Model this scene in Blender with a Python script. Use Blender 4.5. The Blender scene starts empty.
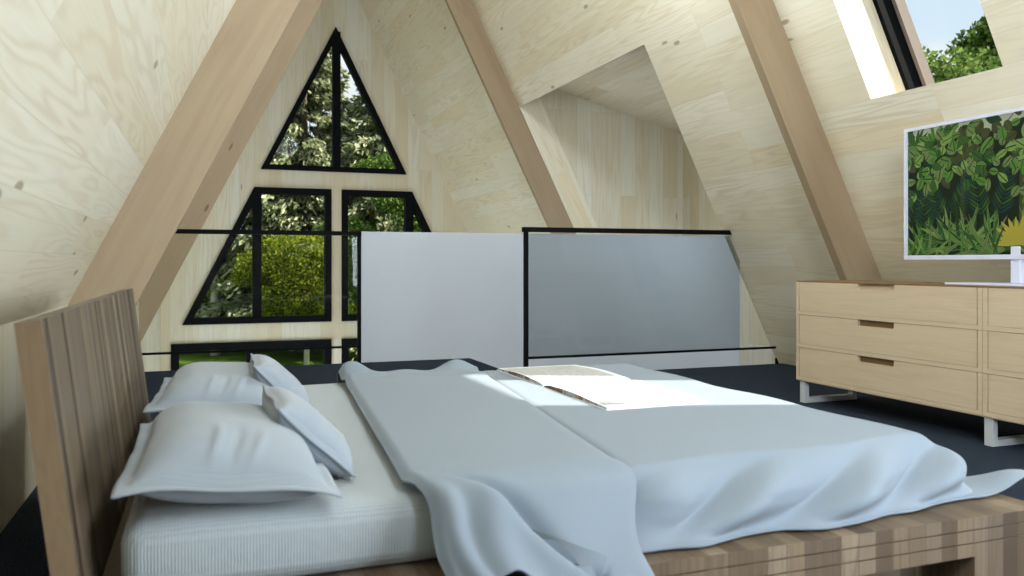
import bpy, bmesh, math, random
import numpy as np
from mathutils import Vector, Matrix
from mathutils.geometry import tessellate_polygon

random.seed(7)
rng = np.random.default_rng(11)
scene = bpy.context.scene
COL = scene.collection
PI = math.pi

# ------------------------------------------------------------------ constants
EYE = 0.85                      # eye height above the loft floor
XC, RIDGE, TAN = 1.82, 5.55, 2.015
PITCH = math.atan(TAN)
SP, CP = math.sin(PITCH), math.cos(PITCH)
THICK = 0.274                   # roof thickness
GY = 12.6                       # gable wall
RY = -2.9                       # rear gable wall
LOW = -2.15                     # lower storey floor
KNEE = -0.61
def roof_x(z, side=1): return XC + side * (RIDGE - z) / TAN

# ------------------------------------------------------------------ node helpers
def new_mat(name):
    m = bpy.data.materials.new(name); m.use_nodes = True
    nt = m.node_tree; nt.nodes.clear()
    out = nt.nodes.new('ShaderNodeOutputMaterial')
    return m, nt, out
def N(nt, kind, **kw):
    n = nt.nodes.new(kind)
    for k, v in kw.items():
        if k.startswith('_'): setattr(n, k[1:], v)
        else:
            key = k.replace('__', ' ')
            n.inputs[key].default_value = v
    return n
def L(nt, a, b): nt.links.new(a, b)
def mathn(nt, op, a, b=None, c=None):
    n = nt.nodes.new('ShaderNodeMath'); n.operation = op
    for i, x in enumerate((a, b, c)):
        if x is None: continue
        if isinstance(x, (int, float)): n.inputs[i].default_value = x
        else: nt.links.new(x, n.inputs[i])
    return n.outputs[0]
def mixc(nt, fac, a, b, blend='MIX'):
    n = nt.nodes.new('ShaderNodeMix'); n.data_type = 'RGBA'; n.blend_type = blend
    for idx, x in ((0, fac), (6, a), (7, b)):
        if isinstance(x, (int, float)): n.inputs[idx].default_value = x
        elif isinstance(x, tuple): n.inputs[idx].default_value = (*x, 1) if len(x) == 3 else x
        else: nt.links.new(x, n.inputs[idx])
    return n.outputs[2]
def ramp(nt, fac, stops, interp='LINEAR'):
    n = nt.nodes.new('ShaderNodeValToRGB'); cr = n.color_ramp; cr.interpolation = interp
    while len(cr.elements) < len(stops): cr.elements.new(0.5)
    for e, (p, c) in zip(cr.elements, stops):
        e.position = p; e.color = (*c, 1) if len(c) == 3 else c
    nt.links.new(fac, n.inputs[0]); return n.outputs[0]
def principled(nt, out, rough=0.5, spec=0.5, metal=0.0):
    b = nt.nodes.new('ShaderNodeBsdfPrincipled')
    b.inputs['Roughness'].default_value = rough; b.inputs['Specular IOR Level'].default_value = spec
    b.inputs['Metallic'].default_value = metal
    nt.links.new(b.outputs[0], out.inputs[0]); return b
def bump(nt, h, b, strength=0.2, dist=0.01):
    n = nt.nodes.new('ShaderNodeBump'); n.inputs['Strength'].default_value = strength
    n.inputs['Distance'].default_value = dist
    nt.links.new(h, n.inputs['Height']); nt.links.new(n.outputs[0], b.inputs['Normal'])

def plain(name, col, rough=0.5, spec=0.5, metal=0.0, noise=0.0, nscale=40):
    m, nt, out = new_mat(name); b = principled(nt, out, rough, spec, metal)
    b.inputs['Base Color'].default_value = (*col, 1)
    if noise:
        tc = N(nt, 'ShaderNodeTexCoord'); t = N(nt, 'ShaderNodeTexNoise', Scale=nscale, Detail=3.0)
        L(nt, tc.outputs['Object'], t.inputs['Vector'])
        c = mixc(nt, t.outputs['Fac'], tuple(x * (1 - noise) for x in col), tuple(min(1, x * (1 + noise)) for x in col))
        L(nt, c, b.inputs['Base Color'])
    return m

def wood(name, tones, pw, pl, ring, ringcol, rough=0.55, knots=0.0, ringfreq=46, fine=0.10, seam=0.0012, seamdark=0.75, stretch=(0.55, 7.0), spec=0.3):
    m, nt, out = new_mat(name); b = principled(nt, out, rough, spec)
    uv = N(nt, 'ShaderNodeUVMap'); uv.uv_map = 'UVMap'
    br = N(nt, 'ShaderNodeTexBrick', Scale=1.0, Mortar__Size=seam, Mortar__Smooth=0.2, Bias=0.0, Brick__Width=pl, Row__Height=pw)
    br.offset = 0.37; br.offset_frequency = 3
    br.inputs['Color1'].default_value = (0, 0, 0, 1); br.inputs['Color2'].default_value = (1, 1, 1, 1)
    br.inputs['Mortar'].default_value = (0.5, 0.5, 0.5, 1)
    L(nt, uv.outputs[0], br.inputs['Vector'])
    r = br.outputs['Color']; rv = N(nt, 'ShaderNodeSeparateColor'); L(nt, r, rv.inputs[0]); r = rv.outputs[0]
    sep = N(nt, 'ShaderNodeSeparateXYZ'); L(nt, uv.outputs[0], sep.inputs[0])
    u = mathn(nt, 'ADD', sep.outputs[0], mathn(nt, 'MULTIPLY', r, 37.3))
    v = mathn(nt, 'ADD', sep.outputs[1], mathn(nt, 'MULTIPLY', r, 11.7))
    def coord(su, sv):
        c = N(nt, 'ShaderNodeCombineXYZ')
        L(nt, mathn(nt, 'MULTIPLY', u, su), c.inputs[0]); L(nt, mathn(nt, 'MULTIPLY', v, sv), c.inputs[1])
        L(nt, mathn(nt, 'MULTIPLY', r, 9.0), c.inputs[2]); return c.outputs[0]
    n1 = N(nt, 'ShaderNodeTexNoise', Scale=1.0, Detail=2.5, Roughness=0.45, Distortion=0.15); L(nt, coord(*stretch), n1.inputs['Vector'])
    rings = mathn(nt, 'POWER', mathn(nt, 'MULTIPLY_ADD', mathn(nt, 'SINE', mathn(nt, 'MULTIPLY', n1.outputs['Fac'], float(ringfreq))), 0.5, 0.5), 2.2)
    n2 = N(nt, 'ShaderNodeTexNoise', Scale=1.0, Detail=3.0, Roughness=0.6); L(nt, coord(3.5, 130.0), n2.inputs['Vector'])
    n3 = N(nt, 'ShaderNodeTexNoise', Scale=1.0, Detail=1.0); L(nt, coord(0.8, 2.0), n3.inputs['Vector'])
    base = ramp(nt, r, tones)
    rf = mathn(nt, 'MULTIPLY', rings, mathn(nt, 'MULTIPLY', mathn(nt, 'MULTIPLY_ADD', n3.outputs['Fac'], 2.2, -0.5), ring)); rf = mathn(nt, 'MAXIMUM', rf, 0.0)
    c = mixc(nt, rf, base, ringcol)
    c = mixc(nt, mathn(nt, 'MULTIPLY', mathn(nt, 'SUBTRACT', 1.0, n2.outputs['Fac']), fine * 2), c, tuple(x * 0.72 for x in ringcol), 'MIX')
    if knots:
        vo = N(nt, 'ShaderNodeTexVoronoi', Scale=1.0); vo.voronoi_dimensions = '2D'; L(nt, coord(1.5, 4.2), vo.inputs['Vector'])
        sc = N(nt, 'ShaderNodeSeparateColor'); L(nt, vo.outputs['Color'], sc.inputs[0])
        gate = mathn(nt, 'GREATER_THAN', sc.outputs[0], 1 - knots)
        kd = mathn(nt, 'SUBTRACT', 1.0, mathn(nt, 'MULTIPLY', vo.outputs['Distance'], 13.0)); kd = mathn(nt, 'MINIMUM', mathn(nt, 'MAXIMUM', mathn(nt, 'MULTIPLY', kd, 1.8), 0.0), 0.75)
        c = mixc(nt, mathn(nt, 'MULTIPLY', kd, gate), c, tuple(x * 0.45 for x in ringcol))
    c = mixc(nt, mathn(nt, 'MULTIPLY', br.outputs['Fac'], seamdark), c, tuple(x * 0.35 for x in ringcol))
    L(nt, c, b.inputs['Base Color'])
    bump(nt, n2.outputs['Fac'], b, 0.08, 0.004)
    return m

def fabric(name, col, weave=700.0, amt=0.08, bstr=0.15, sheen=0.2, mottled=0.04, scale=(1, 1, 1)):
    m, nt, out = new_mat(name); b = principled(nt, out, 0.9, 0.12)
    b.inputs['Sheen Weight'].default_value = sheen
    tc = N(nt, 'ShaderNodeTexCoord'); mp = N(nt, 'ShaderNodeMapping'); mp.inputs['Scale'].default_value = scale
    L(nt, tc.outputs['Object'], mp.inputs[0])
    w1 = N(nt, 'ShaderNodeTexWave', Scale=weave / 6.28, Distortion=1.5); w1.bands_direction = 'X'
    w2 = N(nt, 'ShaderNodeTexWave', Scale=weave / 6.28, Distortion=1.5); w2.bands_direction = 'Y'
    n = N(nt, 'ShaderNodeTexNoise', Scale=25.0, Detail=4.0)
    for t in (w1, w2, n): L(nt, mp.outputs[0], t.inputs['Vector'])
    h = mathn(nt, 'ADD', w1.outputs['Fac'], w2.outputs['Fac'])
    f = mathn(nt, 'MULTIPLY', h, 0.5)
    c = mixc(nt, f, tuple(x * (1 - amt) for x in col), tuple(min(1, x * (1 + amt * 0.6)) for x in col))
    c = mixc(nt, mathn(nt, 'MULTIPLY', n.outputs['Fac'], mottled * 2), c, tuple(x * 0.6 for x in col))
    L(nt, c, b.inputs['Base Color'])
    bump(nt, h, b, bstr, 0.002)
    return m

def glass(name, tint=(0.93, 0.96, 0.95), refl=1.0):
    m, nt, out = new_mat(name)
    tr = N(nt, 'ShaderNodeBsdfTransparent'); tr.inputs[0].default_value = (*tint, 1)
    gl = N(nt, 'ShaderNodeBsdfGlossy', Roughness=0.02); gl.inputs[0].default_value = (0.95, 0.97, 1, 1)
    fr = N(nt, 'ShaderNodeFresnel', IOR=1.45)
    mx = N(nt, 'ShaderNodeMixShader')
    L(nt, mathn(nt, 'MULTIPLY', fr.outputs[0], refl), mx.inputs[0]); L(nt, tr.outputs[0], mx.inputs[1]); L(nt, gl.outputs[0], mx.inputs[2])
    L(nt, mx.outputs[0], out.inputs[0]); return m

# ------------------------------------------------------------------ materials
PINE_T = [(0.0, (0.73, 0.655, 0.49)), (0.2, (0.81, 0.765, 0.635)), (0.4, (0.72, 0.655, 0.49)), (0.6, (0.83, 0.79, 0.67)), (0.8, (0.75, 0.71, 0.575)), (1.0, (0.77, 0.68, 0.50))]
M = {}
M['pine'] = wood('pale_pine_boards', PINE_T, 0.16, 1.7, 0.46, (0.58, 0.45, 0.28), knots=0.07, fine=0.10, seamdark=0.22, ringfreq=70)
M['pine_v'] = wood('pale_pine_wall_boards', [(0, (0.66, 0.60, 0.45)), (0.25, (0.70, 0.69, 0.59)), (0.5, (0.63, 0.56, 0.40)), (0.75, (0.71, 0.70, 0.61)), (1, (0.65, 0.58, 0.42))],
                   0.19, 2.6, 0.45, (0.54, 0.44, 0.28), knots=0.06, fine=0.11, seamdark=0.3)
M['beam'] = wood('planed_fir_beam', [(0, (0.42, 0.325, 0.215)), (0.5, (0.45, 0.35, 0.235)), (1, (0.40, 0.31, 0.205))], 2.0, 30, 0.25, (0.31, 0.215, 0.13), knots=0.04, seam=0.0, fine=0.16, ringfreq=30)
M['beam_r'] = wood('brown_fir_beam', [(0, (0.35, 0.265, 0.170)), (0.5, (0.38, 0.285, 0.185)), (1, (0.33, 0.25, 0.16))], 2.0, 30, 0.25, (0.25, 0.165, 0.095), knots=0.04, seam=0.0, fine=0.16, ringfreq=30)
M['oak'] = wood('light_oak_veneer', [(0, (0.60, 0.49, 0.345)), (0.5, (0.63, 0.52, 0.37)), (1, (0.58, 0.47, 0.33))], 0.4, 30, 0.26, (0.44, 0.32, 0.19), knots=0.0, seam=0.0, fine=0.20, ringfreq=34, stretch=(1.2, 9))
M['oak_dark'] = wood('brown_oak_and_top_reflection', [(0, (0.19, 0.115, 0.05)), (1, (0.22, 0.135, 0.06))], 0.4, 30, 0.3, (0.15, 0.08, 0.03), seam=0.0, fine=0.2)
M['walnut'] = wood('mixed_walnut_strips', [(0, (0.055, 0.036, 0.022)), (0.2, (0.19, 0.135, 0.085)), (0.36, (0.085, 0.060, 0.040)), (0.5, (0.25, 0.19, 0.13)), (0.66, (0.13, 0.10, 0.072)), (0.82, (0.21, 0.15, 0.09)), (1, (0.07, 0.05, 0.033))],
                   0.052, 9.0, 0.45, (0.07, 0.042, 0.024), fine=0.22, seam=0.0008, ringfreq=60, stretch=(1.3, 16), rough=0.5)
M['walnut_head'] = wood('ribbed_walnut_strips', [(0, (0.035, 0.024, 0.016)), (0.18, (0.20, 0.15, 0.10)), (0.34, (0.06, 0.043, 0.03)), (0.5, (0.30, 0.235, 0.17)), (0.66, (0.10, 0.078, 0.058)), (0.84, (0.24, 0.175, 0.11)), (1, (0.05, 0.036, 0.025))],
                   0.036, 9.0, 0.35, (0.05, 0.032, 0.02), fine=0.25, seam=0.0012, ringfreq=60, stretch=(1.3, 16), rough=0.45)
M['walnut_end'] = wood('figured_walnut_end', [(0, (0.20, 0.14, 0.085)), (1, (0.22, 0.155, 0.095))], 0.5, 9.0, 0.5, (0.15, 0.09, 0.05), fine=0.18, seam=0.0, ringfreq=70, stretch=(2.4, 14), rough=0.5)
M['black'] = plain('black_powder_coated_metal', (0.003, 0.003, 0.0035), 0.65, 0.08)
M['black_frame'] = plain('black_window_frame', (0.003, 0.0035, 0.0045), 0.7, 0.08)
M['steel'] = plain('brushed_pale_steel', (0.62, 0.64, 0.66), 0.45, 0.5, 0.25, 0.03, 60)
M['panelgrey'] = plain('satin_grey_panel', (0.51, 0.55, 0.615), 0.62, 0.3, 0.0, 0.015, 3)
M['bezel'] = plain('lavender_white_plastic', (0.56, 0.57, 0.68), 0.35, 0.4)
M['flashing'] = plain('brown_grey_flashing', (0.22, 0.18, 0.155), 0.6, 0.3, 0, 0.08, 30)
M['glass_win'] = glass('window_glass', (0.97, 0.98, 0.97), 0.03)
M['glass_clear'] = glass('clear_railing_glass', (0.97, 0.98, 0.97), 0.22)
M['glass_tint'] = glass('grey_tinted_railing_glass', (0.755, 0.775, 0.775), 0.5)
M['duvet'] = fabric('pale_blue_grey_cotton', (0.196, 0.232, 0.272), 900, 0.03, 0.04, 0.1, 0.01)
M['sheet'] = fabric('ribbed_white_mattress_cloth', (0.355, 0.395, 0.425), 330, 0.12, 0.35, 0.2, 0.03)
M['linen'] = fabric('white_linen', (0.275, 0.312, 0.355), 620, 0.08, 0.12, 0.2, 0.05)
M['paper'] = plain('white_paper', (0.72, 0.76, 0.80), 0.6, 0.2)
M['bark'] = plain('grey_brown_bark', (0.14, 0.11, 0.085), 0.9, 0.1, 0, 0.4, 8)
M['bark_white'] = plain('pale_bark', (0.55, 0.52, 0.48), 0.9, 0.1, 0, 0.25, 5)

def carpet():
    m, nt, out = new_mat('dark_navy_carpet'); b = principled(nt, out, 0.95, 0.08)
    b.inputs['Sheen Weight'].default_value = 0.05; b.inputs['Sheen Roughness'].default_value = 0.5
    b.inputs['Sheen Tint'].default_value = (0.6, 0.75, 1, 1)
    tc = N(nt, 'ShaderNodeTexCoord')
    n = N(nt, 'ShaderNodeTexNoise', Scale=170.0, Detail=4.0, Roughness=0.75); n2 = N(nt, 'ShaderNodeTexVoronoi', Scale=130.0)
    for t in (n, n2): L(nt, tc.outputs['Object'], t.inputs['Vector'])
    c = ramp(nt, n.outputs['Fac'], [(0.3, (0.003, 0.005, 0.009)), (0.5, (0.010, 0.015, 0.025)), (0.70, (0.055, 0.075, 0.11))])
    L(nt, c, b.inputs['Base Color'])
    bump(nt, mathn(nt, 'ADD', n.outputs['Fac'], n2.outputs['Distance']), b, 0.8, 0.01)
    return m
M['carpet'] = carpet()

def foliage(name, dark, mid, light, trans=0.35):
    m, nt, out = new_mat(name)
    g = N(nt, 'ShaderNodeNewGeometry')
    c = ramp(nt, g.outputs['Random Per Island'], [(0, dark), (0.5, mid), (1, light)])
    d = N(nt, 'ShaderNodeBsdfDiffuse'); t = N(nt, 'ShaderNodeBsdfTranslucent')
    L(nt, c, d.inputs[0]); L(nt, c, t.inputs[0])
    mx = N(nt, 'ShaderNodeMixShader'); mx.inputs[0].default_value = trans
    L(nt, d.outputs[0], mx.inputs[1]); L(nt, t.outputs[0], mx.inputs[2]); L(nt, mx.outputs[0], out.inputs[0])
    return m
M['spruce'] = foliage('spruce_needles', (0.05, 0.075, 0.03), (0.22, 0.255, 0.125), (0.58, 0.58, 0.37))
M['maple'] = foliage('yellow_green_leaves', (0.02, 0.05, 0.004), (0.13, 0.18, 0.015), (0.46, 0.48, 0.05), 0.45)
M['leafy'] = foliage('fresh_green_leaves', (0.018, 0.045, 0.008), (0.08, 0.145, 0.028), (0.25, 0.35, 0.09), 0.4)

def lawn():
    m, nt, out = new_mat('mown_grass'); b = principled(nt, out, 0.9, 0.1)
    tc = N(nt, 'ShaderNodeTexCoord'); n = N(nt, 'ShaderNodeTexNoise', Scale=1.5, Detail=8.0, Roughness=0.7)
    L(nt, tc.outputs['Object'], n.inputs['Vector'])
    L(nt, ramp(nt, n.outputs['Fac'], [(0.3, (0.03, 0.07, 0.006)), (0.55, (0.085, 0.15, 0.014)), (0.75, (0.16, 0.23, 0.03))]), b.inputs['Base Color'])
    return m
M['lawn'] = lawn()

# ------------------------------------------------------------------ mesh helpers
def auto_uv(me, g, deg_u=(0, 1, 0), off=(0, 0)):
    """uv = (metres along the grain, metres across it)"""
    g = Vector(g).normalized()
    uvl = me.uv_layers.new(name='UVMap') if not me.uv_layers else me.uv_layers[0]
    for p in me.polygons:
        n = p.normal; w = n.cross(g)
        if w.length < 0.25:
            e1 = Vector(deg_u); e1 = (e1 - n * e1.dot(n))
            e1 = e1.normalized() if e1.length > 1e-4 else n.orthogonal().normalized()
            gg, w = e1, n.cross(e1)
        else:
            gg = g; w.normalize()
        # keep the across axis pointing one way, so neighbouring faces agree
        k = max(range(3), key=lambda i: abs(w[i]))
        if w[k] < 0: w = -w
        for li in p.loop_indices:
            co = me.vertices[me.loops[li].vertex_index].co
            uvl.data[li].uv = (co.dot(gg) + off[0], co.dot(w) + off[1])

def link(name, me, parent=None, loc=None):
    o = bpy.data.objects.new(name, me); COL.objects.link(o)
    if parent is not None: o.parent = parent
    if loc is not None: o.location = loc
    return o
def mesh_from_bm(name, bm, mats, g=None, smooth=False, deg=(0, 1, 0), off=(0, 0), recalc=True):
    if recalc: bmesh.ops.recalc_face_normals(bm, faces=bm.faces[:])
    me = bpy.data.meshes.new(name); bm.to_mesh(me); bm.free()
    for m in (mats if isinstance(mats, (list, tuple)) else [mats]): me.materials.append(m)
    me.update()
    if g is not None: auto_uv(me, g, deg, off)
    if smooth:
        for p in me.polygons: p.use_smooth = True
    return me
def obj(name, bm, mats, parent=None, g=None, smooth=False, deg=(0, 1, 0), off=(0, 0), recalc=True):
    return link(name, mesh_from_bm(name, bm, mats, g, smooth, deg, off, recalc), parent)
def add_box(bm, lo, hi, bevel=0.0, mat=0, seg=1):
    x0, y0, z0 = lo; x1, y1, z1 = hi
    vs = [bm.verts.new(c) for c in ((x0, y0, z0), (x1, y0, z0), (x1, y1, z0), (x0, y1, z0), (x0, y0, z1), (x1, y0, z1), (x1, y1, z1), (x0, y1, z1))]
    fs = [bm.faces.new([vs[i] for i in f]) for f in ((0, 3, 2, 1), (4, 5, 6, 7), (0, 1, 5, 4), (1, 2, 6, 5), (2, 3, 7, 6), (3, 0, 4, 7))]
    for f in fs: f.material_index = mat
    if bevel:
        es = list({e for f in fs for e in f.edges})
        bmesh.ops.bevel(bm, geom=es, offset=bevel, segments=seg, affect='EDGES', profile=0.5)
    return fs
def box_bm(*boxes, bevel=0.0, seg=1):
    bm = bmesh.new()
    for lo, hi in boxes: add_box(bm, lo, hi, bevel, 0, seg)
    return bm
def add_prism(bm, loops, fn, t0, t1):
    """loops: outer outline + holes, 2-D; fn(a, b, t) -> xyz"""
    flat = [p for lp in loops for p in lp]
    tris = tessellate_polygon([[Vector((a, b, 0)) for a, b in lp] for lp in loops])
    v0 = [bm.verts.new(fn(a, b, t0)) for a, b in flat]; v1 = [bm.verts.new(fn(a, b, t1)) for a, b in flat]
    for t in tris:
        try:
            bm.faces.new([v0[i] for i in t]); bm.faces.new([v1[i] for i in reversed(t)])
        except ValueError: pass
    k = 0
    for lp in loops:
        n = len(lp)
        for i in range(n):
            a, b = k + i, k + (i + 1) % n
            bm.faces.new([v0[a], v0[b], v1[b], v1[a]])
        k += n
def prism_bm(loops, fn, t0, t1):
    bm = bmesh.new(); add_prism(bm, loops, fn, t0, t1); return bm
def xz(a, b, t): return (a, t, b)          # outline in X-Z, thickness along Y
def xy(a, b, t): return (a, b, t)
def yz(a, b, t): return (t, a, b)
def add_tube(bm, pts, radii, seg=8, cap=True):
    rings = []
    pts = [Vector(p) for p in pts]
    for i, p in enumerate(pts):
        d = (pts[min(i + 1, len(pts) - 1)] - pts[max(i - 1, 0)]).normalized()
        a = d.orthogonal().normalized(); b = d.cross(a)
        r = radii[i] if isinstance(radii, (list, tuple)) else radii
        rings.append([bm.verts.new(p + a * (r * math.cos(2 * PI * k / seg)) + b * (r * math.sin(2 * PI * k / seg))) for k in range(seg)])
    for r0, r1 in zip(rings, rings[1:]):
        for k in range(seg): bm.faces.new([r0[k], r0[(k + 1) % seg], r1[(k + 1) % seg], r1[k]])
    if cap:
        bm.faces.new(list(reversed(rings[0]))); bm.faces.new(rings[-1])
def slab_cells(bm, us, vs, holes, fn, t0, t1):
    """grid slab with rectangular holes; u/v break lists; fn(u, v, t)"""
    us = sorted(set(us + [x for h in holes for x in h[:2]])); vs = sorted(set(vs + [x for h in holes for x in h[2:]]))
    def solid(i, j):
        if i < 0 or j < 0 or i >= len(us) - 1 or j >= len(vs) - 1: return False
        cu, cv = (us[i] + us[i + 1]) / 2, (vs[j] + vs[j + 1]) / 2
        return not any(h[0] < cu < h[1] and h[2] < cv < h[3] for h in holes)
    cache = {}
    def V(i, j, k):
        if (i, j, k) not in cache: cache[(i, j, k)] = bm.verts.new(fn(us[i], vs[j], (t0, t1)[k]))
        return cache[(i, j, k)]
    for i in range(len(us) - 1):
        for j in range(len(vs) - 1):
            if not solid(i, j): continue
            bm.faces.new([V(i, j, 0), V(i + 1, j, 0), V(i + 1, j + 1, 0), V(i, j + 1, 0)])
            bm.faces.new([V(i, j, 1), V(i, j + 1, 1), V(i + 1, j + 1, 1), V(i + 1, j, 1)])
            if not solid(i - 1, j): bm.faces.new([V(i, j, 0), V(i, j + 1, 0), V(i, j + 1, 1), V(i, j, 1)])
            if not solid(i + 1, j): bm.faces.new([V(i + 1, j, 0), V(i + 1, j, 1), V(i + 1, j + 1, 1), V(i + 1, j + 1, 0)])
            if not solid(i, j - 1): bm.faces.new([V(i, j, 0), V(i, j, 1), V(i + 1, j, 1), V(i + 1, j, 0)])
            if not solid(i, j + 1): bm.faces.new([V(i, j + 1, 0), V(i + 1, j + 1, 0), V(i + 1, j + 1, 1), V(i, j + 1, 1)])

def tag(o, label, cat, group=None, kind=None):
    o['label'] = label; o['category'] = cat
    if group: o['group'] = group
    if kind: o['kind'] = kind
    return o
def thing(name, label, cat, loc=(0, 0, 0), rotz=0.0, group=None):
    o = bpy.data.objects.new(name, None); COL.objects.link(o); o.location = loc; o.rotation_euler = (0, 0, rotz)
    o.empty_display_size = 0.1
    return tag(o, label, cat, group)
def struct(o, label=None, cat=None):
    o['kind'] = 'structure'
    if label: o['label'] = label
    if cat: o['category'] = cat
    return o

# ------------------------------------------------------------------ room shell
# loft floor: an L with the stair opening cut from its far right corner
fl = [(KNEE - 0.05, RY), (4.72, RY), (4.72, 5.76), (2.205, 5.76), (2.205, 7.05), (KNEE - 0.05, 7.05)]
struct(obj('floor', prism_bm([fl], xy, -0.24, 0.0), M['carpet']), 'dark navy carpet of the sleeping loft', 'floor')
struct(obj('floor_lower', box_bm(((KNEE - 2.4, 2.0, LOW - 0.2), (6.4, GY, LOW))), M['oak'], None, (0, 1, 0)), 'pale wooden floor of the storey below', 'floor')

def roof_pt(side):
    def fn(y, z, t):        # z on the inner face, t outward
        if side > 0 and t > 0.1 and abs(z - 1.816) < 1e-4: z -= 0.085      # level sills under the roof windows
        return (roof_x(z, side) + side * t * SP, y, z + t * CP)
    return fn
SLOPE_R = Vector((-CP, 0, SP))
SKY1 = (2.97, 3.83, 1.816, 2.95)
SKY2 = (1.10, 1.96, 1.816, 3.05)
DORMER = (5.83, 8.64, -1.6, 2.60)
bm = bmesh.new()
slab_cells(bm, [RY, GY + 0.3], [LOW, RIDGE], [SKY1, SKY2, DORMER], roof_pt(1), 0, THICK)
struct(obj('ceiling_right', bm, M['pine'], None, (0, 1, 0), deg=(-CP, 0, SP)), 'pale pine boarded right roof slope', 'ceiling')
bm = bmesh.new()
slab_cells(bm, [RY, GY + 0.3], [0.60, RIDGE], [], roof_pt(-1), 0, THICK)
struct(obj('ceiling_left', bm, M['pine'], None, (0, 1, 0), off=(3.3, 0.07)), 'pale pine boarded left roof slope', 'ceiling')
struct(obj('wall_left', box_bm(((KNEE - 0.12, RY, LOW), (KNEE, GY, 0.66))), M['pine_v'], None, (0, 0, 1)), 'low pale pine knee wall on the left', 'wall')

# dormer over the stair
def ceil_z(x): return 2.823 - 0.255 * (x - 3.745)
XO = 5.40
struct(obj('ceiling_dormer', prism_bm([[(3.36, ceil_z(3.36)), (XO + 0.1, ceil_z(XO + 0.1)), (XO + 0.1, ceil_z(XO + 0.1) + 0.1), (3.36, ceil_z(3.36) + 0.1)]], xz, 5.70, 8.76), M['pine'], None, (0, 1, 0), off=(0.4, 0.03)),
       'sloping pine ceiling of the stair dormer', 'ceiling')
def xo_in(z): return roof_x(z) + THICK / SP
ck = [(3.38, ceil_z(3.38) + 0.02), (XO + 0.05, ceil_z(XO + 0.05) + 0.02), (XO + 0.05, -1.26)]
struct(obj('wall_dormer_far', prism_bm([ck], xz, 8.642, 8.75), M['pine_v'], None, (0, 0, 1)), 'upright pine boards at the far side of the dormer', 'wall')
struct(obj('wall_dormer_near', prism_bm([ck], xz, 5.72, 5.83), M['pine_v'], None, (0, 0, 1)), 'upright pine boards at the near side of the dormer', 'wall')
struct(obj('wall_dormer_outer', box_bm(((XO, 5.72, LOW), (XO + 0.1, 8.75, ceil_z(XO) + 0.02))), M['pine_v'], None, (0, 0, 1), off=(0, 0.06)), 'upright pine boards of the outer dormer wall', 'wall')
struct(obj('wall_stair', box_bm(((2.1, 5.64, LOW), (XO, 5.74, -0.24))), M['pine_v'], None, (0, 0, 1)), 'pine wall below the loft edge', 'wall')

# gable wall with its window openings
T1 = [(0.735, 2.223), (2.905, 2.223), (1.82, 4.41)]
W2L = [(-0.33, -0.03), (1.757, -0.03), (1.757, 1.96), (0.647, 1.96)]
W2R = [(1.908, -0.03), (3.97, -0.03), (2.993, 1.96), (1.908, 1.96)]
W3L = [(-0.477, -2.02), (1.757, -2.02), (1.757, -0.295), (-0.477, -0.295)]
W3R = [(1.908, -2.02), (4.12, -2.02), (4.12, -0.295), (1.908, -0.295)]
gab = [(KNEE - 0.1, LOW), (roof_x(LOW) + 0.1, LOW), (XC, RIDGE + 0.2), (KNEE - 0.1, 0.45)]
struct(obj('wall_gable', prism_bm([gab, T1, W2L, W2R, W3L, W3R], xz, GY, GY + 0.22), M['pine_v'], None, (0, 0, 1), off=(0.3, 0.11)), 'pale pine gable wall with black framed windows', 'wall')

def inset(poly, d):
    n = len(poly); c = Vector((sum(p[0] for p in poly) / n, sum(p[1] for p in poly) / n))
    lines = []
    for i in range(n):
        a, b = Vector(poly[i]), Vector(poly[(i + 1) % n]); t = (b - a).normalized(); nn = Vector((-t.y, t.x))
        if nn.dot(c - a) < 0: nn = -nn
        lines.append((a + nn * d, t))
    out = []
    for i in range(n):
        (p, t), (q, s) = lines[i - 1], lines[i]
        den = t.x * s.y - t.y * s.x; k = ((q.x - p.x) * s.y - (q.y - p.y) * s.x) / den
        out.append(tuple(p + t * k))
    return out
def window(n, poly, fw, mull, label):
    e = bpy.data.objects.new('window_%d' % n, None); COL.objects.link(e); e['kind'] = 'structure'
    e['label'] = label; e['category'] = 'window'
    e.location = (poly[0][0], GY, poly[0][1]); ox, oz = poly[0]
    P = [(a - ox, b - oz) for a, b in poly]
    obj('frame', prism_bm([P, inset(P, fw)], xz, -0.035, 0.12), M['black_frame'], e)
    for mx, mw in mull:
        mx -= ox
        zs = []
        def top(x):
            ys = []
            for i in range(len(P)):
                (a0, b0), (a1, b1) = P[i], P[(i + 1) % len(P)]
                if min(a0, a1) - 1e-6 <= x <= max(a0, a1) + 1e-6 and abs(a1 - a0) > 1e-4: ys.append(b0 + (b1 - b0) * (x - a0) / (a1 - a0))
            return max(ys), min(ys)
        t, b = top(mx)
        obj('mullion', box_bm(((mx - mw / 2, -0.025, b + fw * 0.5), (mx + mw / 2, 0.11, t - fw * 0.5))), M['black_frame'], e)
    obj('pane', prism_bm([inset(P, fw * 0.8)], xz, 0.05, 0.062), M['glass_win'], e)
    return e
window(1, T1, 0.078, [(1.835, 0.115)], 'triangular black framed window at the top of the gable')
window(2, W2L, 0.095, [(0.685, 0.125)], 'left slanted black framed window behind the clear railing')
window(3, W2R, 0.095, [(2.955, 0.125)], 'right slanted black framed window behind the grey panel')
window(4, W3L, 0.105, [(0.60, 0.13)], 'low left black framed window below the slanted one')
window(5, W3R, 0.105, [(3.05, 0.13)], 'low right black framed window behind the grey panel')

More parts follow.
